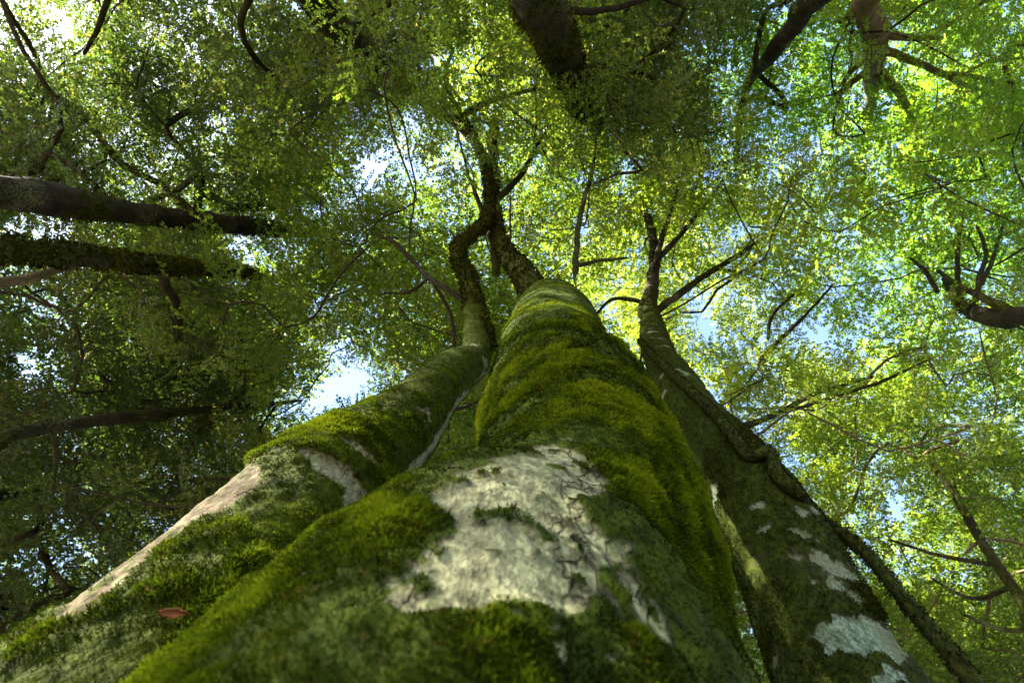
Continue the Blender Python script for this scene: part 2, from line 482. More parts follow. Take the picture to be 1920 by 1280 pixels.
def disp_main(P, N, TH, R):
    px, py, d = pix(P)
    zz = P[..., 2] - CAM_Z
    low = np.exp(-np.maximum(zz + 0.4, 0) / 0.55)
    D = 0.16 * low * np.maximum(0, np.cos((TH + 1.25) * 1.0)) ** 2 + 0.07 * low * np.cos(TH * 3 + 0.7)
    D = D + 0.060 * fbm(P * np.array([2.2, 2.2, 0.8]), 3, 11) * np.clip(1.3 - zz * 0.1, 0.5, 1.2)
    D = D + 0.010 * ring_noise(P, TH, 2.2, 31) + 0.020 * fbm(P * 6, 3, 17)
    n_edge = 95 * fbm(P * 7, 5, 21) + 80 * fbm(P * 26, 4, 27)
    sd = np.maximum(np.maximum(poly_sd(px, py, PALE_MAIN), poly_sd(px, py, PALE_MAIN_B)), poly_sd(px, py, PALE_MAIN_C)) + n_edge + 6 + 8 * sstep(1000, 1150, py)
    front = N @ norm(np.array([0, -1, -0.2])) > -0.1
    pale = sstep(-34, 40, sd) * front
    speck = sstep(0.07, 0.15, fbm(P * 24, 4, 41) + 0.35 * fbm(P * 6, 2, 43))
    m = 1 - pale * (1 - 0.9 * np.maximum(speck * (0.72 + 0.28 * sstep(90, 10, sd)), sstep(1090, 1170, py) * sstep(-0.02, 0.08, fbm(P * 17, 4, 44))))
    # thin streaks of bare bark higher up
    st = sstep(0.16, 0.26, ring_noise(P, TH, 9, 51)) * sstep(2.0, 2.6, zz) * 0.8
    pale2 = np.maximum(pale, st * sstep(0.05, 0.2, fbm(P * 5, 2, 77)))
    m = np.minimum(m, 1 - st * sstep(0.05, 0.2, fbm(P * 5, 2, 77)))
    thin = sstep(2.2, 3.0, zz)
    # the thick cushion above the pale patch
    cush = sstep(90, -20, np.hypot((px - 1090) * 0.45, py - 765)) * front * (zz > 1)
    D = D + m * (0.012 * (1 - 0.7 * thin) + 0.014 * cush)
    # a dark fold below the top
    D = D - 0.05 * np.exp(-(((px - 1112) / 42) ** 2 + ((py - 632) / 9) ** 2)) * front
    D = D + 0.04 * np.exp(-(((px - 1100) / 60) ** 2 + ((py - 652) / 12) ** 2)) * front
    hum = fbm(P * np.array([13, 13, 10]), 3, 62)
    D = D + m * (0.020 * fbm(P * 34, 2, 61) + 0.020 * hum) * (1 - 0.65 * thin)
    crack = pale * np.clip(0.8 * sstep(1020, 1090, px) - 0.10 + 1.3 * fbm(P * 9, 3, 91), 0, 0.85)
    tone = np.clip(0.45 + 1.5 * fbm(P * 3.2, 3, 71) + 1.3 * hum - 0.10 * thin + 0.16 * cush, 0, 1)
    return D, {'moss': m, 'pale': pale2, 'crack': crack, 'tone': tone, 'zz': zz, 'thin': thin}

def disp_left(P, N, TH, R):
    px, py, d = pix(P)
    zz = P[..., 2] - CAM_Z
    D = 0.040 * fbm(P * np.array([2.0, 2.0, 1.0]) + 4, 3, 111) + 0.016 * ring_noise(P, TH, 2.0, 131) + 0.028 * fbm(P * 6, 3, 117)
    ne = 36 * fbm(P * 9, 4, 121) + 34 * fbm(P * 34, 4, 127)
    front = N @ norm(np.array([0.2, -1, -0.2])) > -0.35
    sd = np.max([poly_sd(px, py, q_) for q_ in PALE_LEFT], 0) + ne
    pale = sstep(-5, 9, sd) * front
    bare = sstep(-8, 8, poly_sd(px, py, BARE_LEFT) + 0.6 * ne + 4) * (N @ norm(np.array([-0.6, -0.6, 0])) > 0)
    grey = sstep(-6, 8, poly_sd(px, py, GREY_LEFT) + 0.4 * ne) * front
    st = sstep(0.17, 0.26, ring_noise(P, TH, 8, 151)) * sstep(1.6, 2.2, zz) * 0.7
    pale2 = np.maximum(np.maximum(pale, st), grey * 0.62)
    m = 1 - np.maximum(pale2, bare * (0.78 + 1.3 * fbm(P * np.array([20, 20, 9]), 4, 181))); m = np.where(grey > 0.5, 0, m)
    thin = sstep(2.0, 2.8, zz)
    hum = fbm(P * np.array([13, 13, 10]), 3, 162)
    D = D + m * (0.024 * (1 - 0.8 * thin)) + m * (0.018 * fbm(P * 34, 2, 161) + 0.022 * hum) * (1 - 0.7 * thin)
    tone = np.clip(0.46 + 1.5 * fbm(P * 3.0, 3, 171) + 1.1 * hum - 0.14 * thin, 0, 1)
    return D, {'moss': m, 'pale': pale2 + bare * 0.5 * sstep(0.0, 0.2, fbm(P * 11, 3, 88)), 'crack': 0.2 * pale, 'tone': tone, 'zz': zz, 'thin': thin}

def disp_right(P, N, TH, R):
    px, py, d = pix(P)
    zz = P[..., 2] - CAM_Z
    D = 0.075 * fbm(P * np.array([2.0, 2.0, 1.2]) + 8, 3, 211) + 0.035 * ring_noise(P, TH, 2.6, 231) + 0.026 * fbm(P * 6, 3, 217)
    ne = 46 * fbm(P * 8, 4, 221) + 46 * fbm(P * 26, 4, 227)
    front = N @ norm(np.array([-0.4, -1, -0.2])) > -0.35
    pale = sstep(-5, 8, np.max([poly_sd(px, py, q_) for q_ in PALE_RIGHT], 0) + ne) * front
    st = sstep(0.13, 0.22, ring_noise(P, TH, 6, 251) + 0.25 * fbm(P * 14, 3, 252)) * sstep(1.4, 2.2, zz) * 0.75
    pale2 = np.maximum(pale, st)
    thin = sstep(3.0, 4.5, zz)
    m = np.clip((1 - pale2) * (0.72 + 1.6 * fbm(P * 2.6, 3, 271) + 0.4 * (zz > 2.4)), 0, 1)
    D = D + m * 0.02 * (1 - 0.8 * thin) + m * 0.014 * fbm(P * 30, 2, 261)
    tone = np.clip(0.28 + 0.9 * fbm(P * 3.0, 3, 272) + 0.4 * fbm(P * 14, 3, 273) - 0.1 * thin, 0, 1)
    return D, {'moss': m, 'pale': pale2, 'crack': 0 * m, 'tone': tone, 'zz': zz, 'thin': thin}

def near_tree(key, name, label, keys, per, nth, disp, mat, mossmat, ntuft, Lm, seed, crown, leaf, warp=0.45):
    root = thing(name, label, 'tree', (keys[0][0], keys[0][1], 0), 'mossy trunks rising beside the camera')
    V, Q, att = swept_trunk(keys, per, nth, disp, warp)
    me = new_mesh('trunk', V, Q, 4, mat, {k: att[k] for k in ('moss', 'pale', 'crack')})
    tr = link('trunk', me, root)
    # moss shoots, densest where the lens is close
    dist = np.linalg.norm(V - CAM, axis=1)
    toward = np.einsum('ij,ij->i', norm(CAM - V), norm(V - np.array([np.interp(V[:, 2], [k[2] for k in keys], [k[0] for k in keys]), np.interp(V[:, 2], [k[2] for k in keys], [k[1] for k in keys]), V[:, 2]]).T))
    w = sstep(0.45, 1.0, att['moss']) * sstep(-0.45, -0.1, toward) / np.clip(dist, 0.6, 6) ** 1.35 * (att['zz'] > -0.3) * (0.4 + 0.6 * sstep(0.2, 0.5, att['tone']))
    L = Lm * np.clip(0.55 + 0.35 * dist, 0.6, 1.5) * (1 - 0.45 * att['thin']) * (0.55 + 0.9 * att['tone']) * (0.55 + 1.5 * np.clip(fbm(V * 5.5, 3, seed + 60) + 0.35, 0, 1))
    TV, TI, ta = tufts(V, Q, w, ntuft, L, 0.17, att['tone'], seed=seed)
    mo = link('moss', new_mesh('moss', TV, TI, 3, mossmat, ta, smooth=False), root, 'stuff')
    TREES[key] = dict(root=root, top=[np.array(k) for k in keys[-2:]], crown=np.array(crown), leaf=leaf, bark=BARK_BG, twig=TWIG, limbs=[], V=V, Q=Q)

GRP_BG = 'forest trees standing around the mossy trunks'
near_tree('main', 'mossy_tree', 'thickest mossy tree with a broad cracked patch of pale bark low on its trunk', main_keys,
          [16, 44, 84, 64, 56, 62, 56, 44, 36, 32, 20, 14], 250, disp_main, BARK, MOSS, 210000, 0.0088, 5, at(1000, 260, 11.5), 'olive')
near_tree('left', 'mossy_tree', 'mossy tree leaning against the thickest trunk, with sunlit bare bark along one edge', left_keys,
          [12, 20, 50, 60, 60, 46, 24, 14], 190, disp_left, BARK_L, MOSS, 95000, 0.009, 6, at(720, 380, 11), 'olive')
near_tree('right', 'mossy_tree', 'dark mossy tree banded with pale green lichen patches beside the hanging liana', right_keys,
          [12, 20, 40, 46, 46, 24, 20, 10], 160, disp_right, BARK_R, MOSS_OLD, 46000, 0.010, 7, at(1330, 420, 12), 'light')

# ------------------------------------------------------------------ the other trees: trunk as (px, py, depth, width px)
def px_keys(rows):
    return [(*at(x, y, d), 0.5 * w * d / F) for x, y, d, w in rows]

def far_tree(key, name, label, rows, crown, leaf, bark, twig=TWIG, moss=0.4, seed=1, tuft=900, tuft_L=0.05, base=None):
    k = px_keys(rows)
    p0 = np.array(k[0]); b = np.array([p0[0] + 0.15 * (p0[0] - k[1][0]), p0[1] + 0.1, -0.3, p0[3] * 1.55])
    if base is not None:
        b[:2] = base
    mid = 0.5 * (b + p0); mid[3] = p0[3] * 1.12
    keys = [tuple(b), tuple(mid)] + k
    root = thing(name, label, 'tree', (b[0], b[1], 0), GRP_BG)
    def disp(P, N, TH, R):
        D = R[:, None] * (0.55 * fbm(P * np.array([3, 3, 1.6]) + seed, 4, seed) + 0.25 * fbm(P * 9, 3, seed + 2))
        a = bark_attrs(moss, seed)(P)
        a['tone'] = np.clip(0.42 + 1.2 * fbm(P * 2.2, 3, seed + 9), 0, 1)
        return D, a
    V, Q, att = swept_trunk(keys, 14, 28, disp)
    link('trunk', new_mesh('trunk', V, Q, 4, bark, {q_: att[q_] for q_ in ('moss', 'pale', 'crack')}), root)
    if tuft:
        TV, TI, ta = tufts(V, Q, sstep(0.3, 0.7, att['moss']) * (V[:, 2] > 1), tuft, np.full(len(V), tuft_L), 0.2, att['tone'], seed=seed, droop=0.5)
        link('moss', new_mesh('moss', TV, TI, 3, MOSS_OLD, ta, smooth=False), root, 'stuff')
    TREES[key] = dict(root=root, top=[np.array(q_) for q_ in keys[-3:]], crown=np.array(crown), leaf=leaf, bark=bark, twig=twig, limbs=[], V=V, Q=Q, seed=seed)

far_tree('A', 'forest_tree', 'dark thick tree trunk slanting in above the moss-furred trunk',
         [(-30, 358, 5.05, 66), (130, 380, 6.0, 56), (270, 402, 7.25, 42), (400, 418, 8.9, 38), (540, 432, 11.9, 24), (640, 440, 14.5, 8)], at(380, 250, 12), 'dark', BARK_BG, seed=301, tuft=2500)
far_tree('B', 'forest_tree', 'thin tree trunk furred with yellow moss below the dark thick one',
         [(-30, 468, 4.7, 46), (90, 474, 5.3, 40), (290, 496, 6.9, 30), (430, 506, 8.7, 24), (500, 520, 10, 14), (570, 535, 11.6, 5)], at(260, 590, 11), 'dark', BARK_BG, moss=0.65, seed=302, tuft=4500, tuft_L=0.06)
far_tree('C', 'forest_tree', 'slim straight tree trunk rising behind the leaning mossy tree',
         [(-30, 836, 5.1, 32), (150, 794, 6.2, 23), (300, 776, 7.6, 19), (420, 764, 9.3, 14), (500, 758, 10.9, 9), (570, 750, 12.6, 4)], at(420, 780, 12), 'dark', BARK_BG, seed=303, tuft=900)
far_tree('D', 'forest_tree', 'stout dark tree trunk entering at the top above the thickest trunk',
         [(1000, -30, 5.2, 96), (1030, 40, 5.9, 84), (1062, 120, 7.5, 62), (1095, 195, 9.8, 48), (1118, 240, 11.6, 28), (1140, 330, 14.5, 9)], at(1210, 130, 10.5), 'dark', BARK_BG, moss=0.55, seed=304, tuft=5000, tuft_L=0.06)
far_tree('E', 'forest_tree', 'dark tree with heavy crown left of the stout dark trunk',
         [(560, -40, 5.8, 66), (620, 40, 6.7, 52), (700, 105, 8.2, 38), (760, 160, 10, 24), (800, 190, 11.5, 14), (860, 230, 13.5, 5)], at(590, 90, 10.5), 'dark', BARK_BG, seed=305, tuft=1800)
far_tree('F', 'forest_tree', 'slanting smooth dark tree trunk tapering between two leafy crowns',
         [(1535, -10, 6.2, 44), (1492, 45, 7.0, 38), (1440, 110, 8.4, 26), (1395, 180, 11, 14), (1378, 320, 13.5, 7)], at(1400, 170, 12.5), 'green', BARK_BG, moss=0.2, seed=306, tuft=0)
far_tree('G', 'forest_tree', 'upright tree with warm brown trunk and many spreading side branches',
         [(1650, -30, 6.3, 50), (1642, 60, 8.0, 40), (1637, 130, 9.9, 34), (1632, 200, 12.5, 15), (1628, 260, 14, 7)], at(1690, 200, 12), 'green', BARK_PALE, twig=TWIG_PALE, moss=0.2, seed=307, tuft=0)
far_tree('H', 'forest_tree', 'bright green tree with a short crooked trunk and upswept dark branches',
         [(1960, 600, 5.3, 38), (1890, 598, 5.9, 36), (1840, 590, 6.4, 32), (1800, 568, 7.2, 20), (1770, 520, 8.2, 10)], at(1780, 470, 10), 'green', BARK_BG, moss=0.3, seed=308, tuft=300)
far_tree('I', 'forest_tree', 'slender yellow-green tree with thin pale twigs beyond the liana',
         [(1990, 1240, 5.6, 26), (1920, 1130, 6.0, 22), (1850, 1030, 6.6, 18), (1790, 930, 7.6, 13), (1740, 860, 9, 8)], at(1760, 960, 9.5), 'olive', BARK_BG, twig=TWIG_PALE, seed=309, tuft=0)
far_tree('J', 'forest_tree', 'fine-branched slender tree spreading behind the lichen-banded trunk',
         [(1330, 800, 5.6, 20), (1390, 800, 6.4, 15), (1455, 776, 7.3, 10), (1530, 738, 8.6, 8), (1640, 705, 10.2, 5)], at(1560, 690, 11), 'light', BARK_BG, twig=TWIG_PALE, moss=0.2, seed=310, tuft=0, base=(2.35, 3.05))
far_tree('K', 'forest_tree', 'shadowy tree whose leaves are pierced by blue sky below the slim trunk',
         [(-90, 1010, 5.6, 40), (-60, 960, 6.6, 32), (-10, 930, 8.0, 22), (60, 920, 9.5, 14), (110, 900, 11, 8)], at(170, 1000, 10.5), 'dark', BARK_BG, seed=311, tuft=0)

# ------------------------------------------------------------------ limbs drawn from the photograph (px, py, depth, width px)
def limb(key, rows, sides=10, name='limb', mat=None, tuft=0, tuft_L=0.05, moss=0.5, wob=1.0):
    T = TREES[key]
    K = catmull(px_keys(rows), 8)
    C = K[:, :3] + 0.25 * wob * K[:, 3:4] * np.stack([fbm(K[:, :3] * 3 + o, 2, 5) for o in (0, 7, 13)], -1) * 4
    V, Q = tube_arrays(C, K[:, 3], sides)
    r_ = np.repeat(K[:, 3], sides)[:, None]
    V = V + r_ * 0.5 * np.stack([fbm(V * 6 + o, 2, 9) for o in (0, 5, 11)], -1)
    V[:sides] = K[0, :3]; V[-sides:] = K[-1, :3]
    a = bark_attrs(moss, 40)(V)
    o = link(name, new_mesh(name, V, Q, 4, mat or T.get('limb_bark') or T['bark'], a), T['root'])
    if tuft:
        tn = np.clip(0.45 + 1.2 * fbm(V * 2.2, 3, 77), 0, 1)
        TV, TI, ta = tufts(V, Q, np.ones(len(V)), tuft, np.full(len(V), tuft_L), 0.2, tn, seed=len(V), droop=0.3)
        m = link('moss', new_mesh('moss', TV, TI, 3, MOSS_OLD, ta, smooth=False), o, 'stuff')
        m.matrix_parent_inverse = Matrix.Identity(4)
    T['limbs'].append(K)

limb('left', [(905, 660, 4.75, 44), (890, 580, 5.3, 40), (874, 512, 5.9, 30), (857, 468, 6.5, 26), (884, 440, 6.9, 23), (910, 412, 7.3, 24), (916, 340, 8.0, 18), (895, 270, 8.8, 14), (866, 216, 9.6, 11)], tuft=4500, tuft_L=0.04, moss=0.9)
limb('left', [(866, 216, 9.6, 14), (925, 188, 9.9, 11), (1010, 165, 10.4, 6)])
limb('left', [(872, 228, 9.4, 13), (800, 205, 9.8, 10), (735, 135, 10.6, 6)])
limb('left', [(866, 216, 9.6, 10), (835, 150, 10.2, 8), (852, 85, 10.8, 5)])
limb('left', [(900, 280, 8.7, 12), (860, 240, 9.0, 10), (800, 190, 9.4, 6)])
limb('left', [(880, 570, 5.4, 12), (800, 515, 6.2, 10), (740, 455, 7.0, 8), (690, 435, 7.8, 5)])
limb('left', [(805, 520, 6.1, 7), (770, 545, 6.6, 6), (715, 550, 7.2, 4)])
limb('main', [(1020, 575, 4.7, 48), (992, 528, 5.4, 46), (958, 478, 6.2, 36), (934, 442, 7.2, 26), (926, 370, 8.6, 20), (924, 290, 10.4, 17), (930, 210, 12, 9)], tuft=3000, tuft_L=0.045, moss=0.9)
limb('main', [(1078, 520, 4.9, 14), (1083, 440, 6.0, 11), (1096, 370, 7.6, 9), (1112, 318, 9.2, 6), (1118, 250, 11, 4)])
limb('main', [(1082, 500, 5.0, 9), (1125, 488, 5.5, 7), (1180, 484, 6.2, 4)])
limb('main', [(926, 380, 8.4, 14), (975, 330, 9.2, 11), (1012, 265, 10.2, 8), (1032, 225, 11, 5)])
limb('main', [(930, 520, 6.2, 16), (925, 460, 7.0, 14), (905, 400, 8.2, 10), (880, 330, 9.4, 7)])
limb('right', [(1226, 612, 8.3, 36), (1216, 560, 8.8, 31), (1228, 490, 9.8, 20), (1216, 420, 11, 14), (1200, 370, 12, 8)])
limb('right', [(1222, 590, 8.6, 16), (1290, 538, 9.2, 13), (1385, 478, 10.2, 9), (1440, 440, 11, 5)])
limb('right', [(1228, 495, 9.6, 13), (1275, 440, 10.4, 10), (1335, 368, 11.6, 6)])
limb('right', [(1222, 520, 9.2, 12), (1255, 400, 10.6, 9), (1290, 300, 12, 5)])
limb('right', [(1218, 570, 8.8, 10), (1150, 560, 9.2, 7), (1110, 600, 9.8, 4)])
limb('B', [(298, 510, 6.9, 18), (312, 535, 7.0, 15), (332, 570, 7.2, 14), (336, 620, 7.4, 11), (322, 648, 7.6, 7)])
limb('B', [(-40, 540, 5.0, 24), (60, 520, 5.5, 18), (150, 496, 6.0, 12)], mat=BARK_PALE, moss=0.2)
limb('C', [(390, 768, 8.8, 10), (430, 752, 9.2, 8), (480, 720, 9.8, 5)])
limb('C', [(410, 766, 9.0, 9), (380, 800, 9.4, 7), (345, 830, 9.8, 4)])
limb('C', [(100, 808, 5.9, 10), (105, 860, 6.2, 8), (98, 930, 6.6, 5)])
limb('D', [(1085, 130, 7.7, 14), (1150, 120, 8.0, 11), (1230, 150, 8.4, 7)])
limb('D', [(1078, 110, 7.4, 14), (1140, 170, 7.8, 10), (1175, 210, 8.2, 6)])
limb('D', [(1080, 125, 7.5, 13), (1180, 125, 7.9, 10), (1300, 60, 8.5, 6)])
limb('D', [(1045, 20, 6.0, 16), (1130, 20, 6.4, 12), (1240, -10, 7, 8)])
limb('E', [(690, 100, 8.0, 20), (640, 80, 8.4, 15), (570, 110, 9, 9)])
limb('E', [(640, 55, 7.0, 16), (690, 30, 7.4, 12), (760, -10, 7.9, 8)])
limb('E', [(470, -20, 6.4, 18), (450, 50, 7.2, 12), (480, 110, 8.0, 10), (540, 170, 9, 6)])
limb('E', [(205, -10, 7.6, 12), (185, 50, 8.0, 9), (155, 105, 8.6, 6)])
limb('G', [(1642, 130, 9.7, 22), (1668, 152, 9.9, 19), (1690, 182, 10.4, 14), (1715, 235, 11.4, 8)])
limb('G', [(1640, 62, 8.0, 16), (1700, 72, 8.3, 13), (1770, 70, 8.9, 8)])
limb('G', [(1646, 92, 8.7, 17), (1720, 118, 9.2, 13), (1790, 150, 10, 10), (1840, 172, 10.8, 6)])
limb('G', [(1632, 130, 9.7, 14), (1590, 160, 10.2, 11), (1555, 192, 11, 7)])
limb('G', [(1630, 110, 9.2, 12), (1600, 130, 9.6, 9), (1572, 165, 10.4, 6)])
limb('G', [(1640, 40, 7.6, 15), (1605, 25, 7.8, 14), (1572, 42, 8.2, 9)])
limb('H', [(1910, 590, 5.8, 22), (1850, 560, 6.2, 15), (1800, 535, 6.7, 11), (1755, 505, 7.4, 6)])
limb('H', [(1830, 575, 6.5, 12), (1836, 520, 7.0, 9), (1850, 470, 7.7, 7), (1830, 420, 8.4, 5)])
limb('H', [(1800, 568, 7.0, 10), (1795, 500, 7.6, 8), (1800, 430, 8.3, 5)])
limb('H', [(1760, 550, 7.6, 9), (1735, 510, 8.0, 8), (1705, 482, 8.5, 5)])
limb('H', [(1835, 540, 6.8, 9), (1865, 480, 7.4, 7), (1880, 420, 8, 5)])
limb('J', [(1420, 680, 8.5, 9), (1460, 640, 8.8, 8), (1510, 590, 9.4, 6), (1565, 530, 10.4, 4)])
limb('J', [(1460, 775, 7.4, 8), (1560, 745, 8.3, 6), (1660, 712, 9.5, 6), (1760, 665, 10.8, 4)])
limb('J', [(1440, 640, 8.8, 7), (1450, 590, 9.2, 6), (1500, 540, 9.8, 4)])
limb('I', [(1830, 1000, 6.9, 10), (1800, 940, 7.3, 8), (1780, 880, 7.8, 5)])
limb('I', [(1870, 1060, 6.4, 10), (1760, 1040, 6.9, 7), (1660, 1010, 7.6, 4)])
limb('I', [(1900, 1100, 6.2, 9), (1820, 1120, 6.6, 7), (1740, 1080, 7.2, 4)])
limb('I', [(1950, 1180, 5.8, 10), (1880, 1180, 6.2, 8), (1800, 1150, 6.8, 5)])

# ------------------------------------------------------------------ liana and fallen leaf
def hit(px, py, keys=('main', 'left')):
    best = None
    d = Vector(norm(at(px, py, 1.0) - CAM))
    for k in keys:
        T = TREES[k]
        if 'bvh' not in T:
            T['bvh'] = BVHTree.FromPolygons([tuple(v) for v in T['V'].tolist()], T['Q'].tolist())
        h = T['bvh'].ray_cast(Vector(CAM), d)
        if h[0] is not None and (best is None or h[3] < best[3]):
            best = h
    return best

lk = []
for x_, y_, d_, w_ in [(1203, 640, 7.7, 11), (1226, 668, 6.6, 13), (1250, 692, 5.9, 15), (1290, 732, 5.0, 17), (1330, 772, 4.45, 19), (1368, 815, 4.0, 21), (1400, 856, 3.65, 22), (1420, 862, 3.55, 23), (1437, 853, 3.5, 24),
                       (1452, 892, 3.4, 25), (1485, 928, 3.2, 25), (1530, 966, 2.95, 25), (1620, 1032, 2.7, 25), (1700, 1130, 2.35, 28), (1790, 1235, 2.0, 34), (1850, 1310, 1.85, 38)]:
    h_ = hit(x_, y_, ('right',)) if y_ < 940 else None
    if h_:
        q_ = np.array(h_[0]) + 0.03 * np.array(h_[1]); d_ = float(pix(q_)[2])
    else:
        q_ = at(x_, y_, d_)
    lk.append((*q_, 0.5 * w_ * d_ / F))
lk = lk + [(lk[-1][0] - 0.05, lk[-1][1] + 0.1, 0.8, lk[-1][3]), (lk[-1][0] + 0.1, lk[-1][1] + 0.2, -0.15, lk[-1][3] * 1.1)]
K = catmull(lk, 12)
V, Q = tube_arrays(K[:, :3], K[:, 3], 14)
V = V + np.repeat(K[:, 3], 14)[:, None] * 0.45 * np.stack([fbm(V * 9 + o, 3, 19) for o in (0, 5, 11)], -1)
lroot = thing('liana', 'dark woody liana hanging beside the lichen-banded trunk, kinked near its middle', 'vine', lk[-1][:3])
lroot.location.z = 0
link('stem', new_mesh('stem', V, Q, 4, BARK_BG, bark_attrs(0.75, 8)(V)), lroot)
TV, TI, ta = tufts(V, Q, np.ones(len(V)), 7000, np.full(len(V), 0.016), 0.2, np.clip(0.3 + fbm(V * 3, 2, 4), 0, 1), seed=88)
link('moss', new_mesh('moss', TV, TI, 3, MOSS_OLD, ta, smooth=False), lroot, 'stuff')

h = hit(322, 1166)
if h:
    n = 9
    u = np.linspace(-1, 1, n)
    wv_ = 0.34 * (1 - np.abs(u) ** 1.8) * (1 + 0.25 * np.sin(u * 9))
    rows = []
    for i in range(n):
        for s in (-1, -0.5, 0, 0.5, 1):
            rows.append((u[i], s * wv_[i], 0.16 * abs(s) * (1 + u[i]) + 0.22 * u[i] ** 2 + 0.05 * math.sin(7 * u[i] + 3 * s)))
    LV = np.array(rows) * 0.023
    LQ = [(i * 5 + j, i * 5 + j + 1, (i + 1) * 5 + j + 1, (i + 1) * 5 + j) for i in range(n - 1) for j in range(4)]
    me = new_mesh('dry_leaf', LV, np.array(LQ), 4, DRY)
    dl = link('dry_leaf', me)
    dl.location = h[0] + h[1] * 0.02
    zx = (h[1] * 0.5 + (Vector(CAM) - h[0]).normalized()).normalized()
    xx = Vector((1, 0.1, 0.12)); xx = (xx - zx * xx.dot(zx)).normalized(); yy = zx.cross(xx)
    dl.rotation_euler = Matrix((xx, yy, zx)).transposed().to_euler()
    dl['label'] = 'small curled reddish brown dead leaf lying on the green moss'; dl['category'] = 'leaf'
    sm = dl.modifiers.new('thickness', 'SOLIDIFY'); sm.thickness = 0.0009

# ------------------------------------------------------------------ foliage
GAPS = [(650, 730, 75, 62), (590, 770, 50, 50), (505, 28, 42, 30), (120, 515, 48, 16), (95, 420, 45, 26), (690, 300, 70, 42), (395, 230, 40, 40), (1440, 265, 50, 24), (1625, 365, 18, 40),
        (1340, 85, 26, 45), (130, 1050, 26, 22), (25, 1070, 26, 26), (545, 825, 30, 22), (1680, 945, 45, 45), (1790, 1070, 45, 45), (1450, 850, 40, 50), (60, 690, 36, 40),
        (480, 470, 30, 30), (1195, 45, 25, 25), (1130, 320, 22, 22), (1140, 610, 25, 40), (1060, 480, 20, 20), (340, 90, 12, 12), (860, 60, 36, 20),
        (1390, 600, 26, 26), (1640, 1060, 24, 30), (770, 300, 30, 30), (270, 340, 34, 24)]
# visible wood: keep leaves out of the line of sight in front of it
WOOD = []
for T in TREES.values():
    for K in T['limbs']:
        WOOD.append(K[:int(len(K) * 0.75):4])
for key in 'ABCDEFGH':
    T = TREES[key]
    w_ = T['V'][::28][14:]; w_ = w_[:int(len(w_) * 0.85)][::5]
    WOOD.append(np.concatenate([w_, np.full((len(w_), 1), 0.1)], 1))
WOOD = np.concatenate(WOOD)
wx, wy, wd = pix(WOOD[:, :3])
trunk_axes = [np.array(k) for k in (main_keys, left_keys, right_keys)]

SUNV = np.array(SUN_DIR)
FLECKS = [(at(320, 1000, 1.6), 0.30), (at(440, 940, 1.85), 0.26), (at(955, 590, 3.5), 0.10)]

def ok_clump(P, R):
    x, y, d = pix(P)
    for c, r_ in FLECKS:
        v = P - c
        t = v @ SUNV
        if t > 0 and np.linalg.norm(v - t * SUNV) < r_ + 0.84 * R:
            return False
    if d < 3:
        return d < 0.5 and P[2] > 5
    rp = R * F / d
    for gx_, gy_, ga, gb in GAPS:
        if ((x - gx_) / (ga + 0.36 * rp)) ** 2 + ((y - gy_) / (gb + 0.36 * rp)) ** 2 < 1:
            return False
    near = (np.hypot(wx - x, wy - y) < 0.85 * rp) & (wd > d - 0.2)
    if near.any() and rng.random() < 0.85:
        return False
    for ax in trunk_axes:
        dxy = np.hypot(np.interp(P[2], ax[:, 2], ax[:, 0]) - P[0], np.interp(P[2], ax[:, 2], ax[:, 1]) - P[1])
        if dxy < R + 0.2 and P[2] < ax[-1, 2] + 0.6:
            return False
    return True

def density(P):
    x, y, d = pix(P)
    if d < 0.5:
        return 0.8
    k = 1.0
    if x > 1150: k *= 0.8
    if x > 1150 and 300 < y < 800: k *= 0.8
    if y < 330 and 480 < x < 1350: k *= 1.25
    if x < 520: k *= 1.3
    if x < 300 and y > 850: k *= 0.8
    if not (-250 < x < 2170 and -250 < y < 1500): k *= (0.75 if x < 0 or y < 0 else 0.4)
    k *= 0.30 + 0.9 * float(sstep(-0.10, 0.12, fbm(P[None] * np.array([0.42, 0.42, 0.3]), 2, 333)[0]))
    return k

CL = []      # x,y,z,R
cell = {}
def try_add(P, R, md):
    ci = tuple(np.floor(P / 1.2).astype(int))
    for a in (-1, 0, 1):
        for b in (-1, 0, 1):
            for c in (-1, 0, 1):
                for q_ in cell.get((ci[0] + a, ci[1] + b, ci[2] + c), ()):
                    if (q_[0] - P[0]) ** 2 + (q_[1] - P[1]) ** 2 + ((q_[2] - P[2]) * 1.4) ** 2 < md * md:
                        return False
    cell.setdefault(ci, []).append(P); CL.append((*P, R)); return True

# close crowns that read as large dark masses: (px, py, depth, spread px, count)
for (cx, cy, dd, sp, nn) in [(1230, 190, 8.2, 170, 34), (640, 110, 8.4, 170, 34), (200, 480, 8.2, 150, 10), (430, 560, 8.4, 150, 24), (560, 480, 9, 120, 14), (1430, 720, 7.6, 90, 9), (1260, 60, 8.0, 120, 12)]:
    for _ in range(nn * 4):
        if nn <= 0: break
        P = at(cx + rng.normal(0, sp * 0.6), cy + rng.normal(0, sp * 0.5), dd + rng.normal(0, 0.6))
        R = rng.uniform(0.7, 1.0)
        if ok_clump(P, R) and try_add(P, R, 0.62):
            nn -= 1
N_CL = 3350
tries = 0
while len(CL) < N_CL and tries < 40000:
    tries += 1
    z = rng.uniform(7.0, 15.0)
    P = np.array([rng.uniform(-16.5, 15.5), rng.uniform(-8, 13.5), z])
    P[2] = z + 0.6 * math.sin(P[0] * 0.7) 
    x, y, d = pix(P)
    # outside the view keep only a margin
    if d > 0.5 and not (-700 < x < 2400 and -600 < y < 1700):
        continue
    if rng.random() > density(P):
        continue
    R = rng.uniform(0.75, 1.25)
    if ok_clump(P, R):
        try_add(P, R, 0.60)
CL = np.array(CL)
print('clumps', len(CL), 'tries', tries)

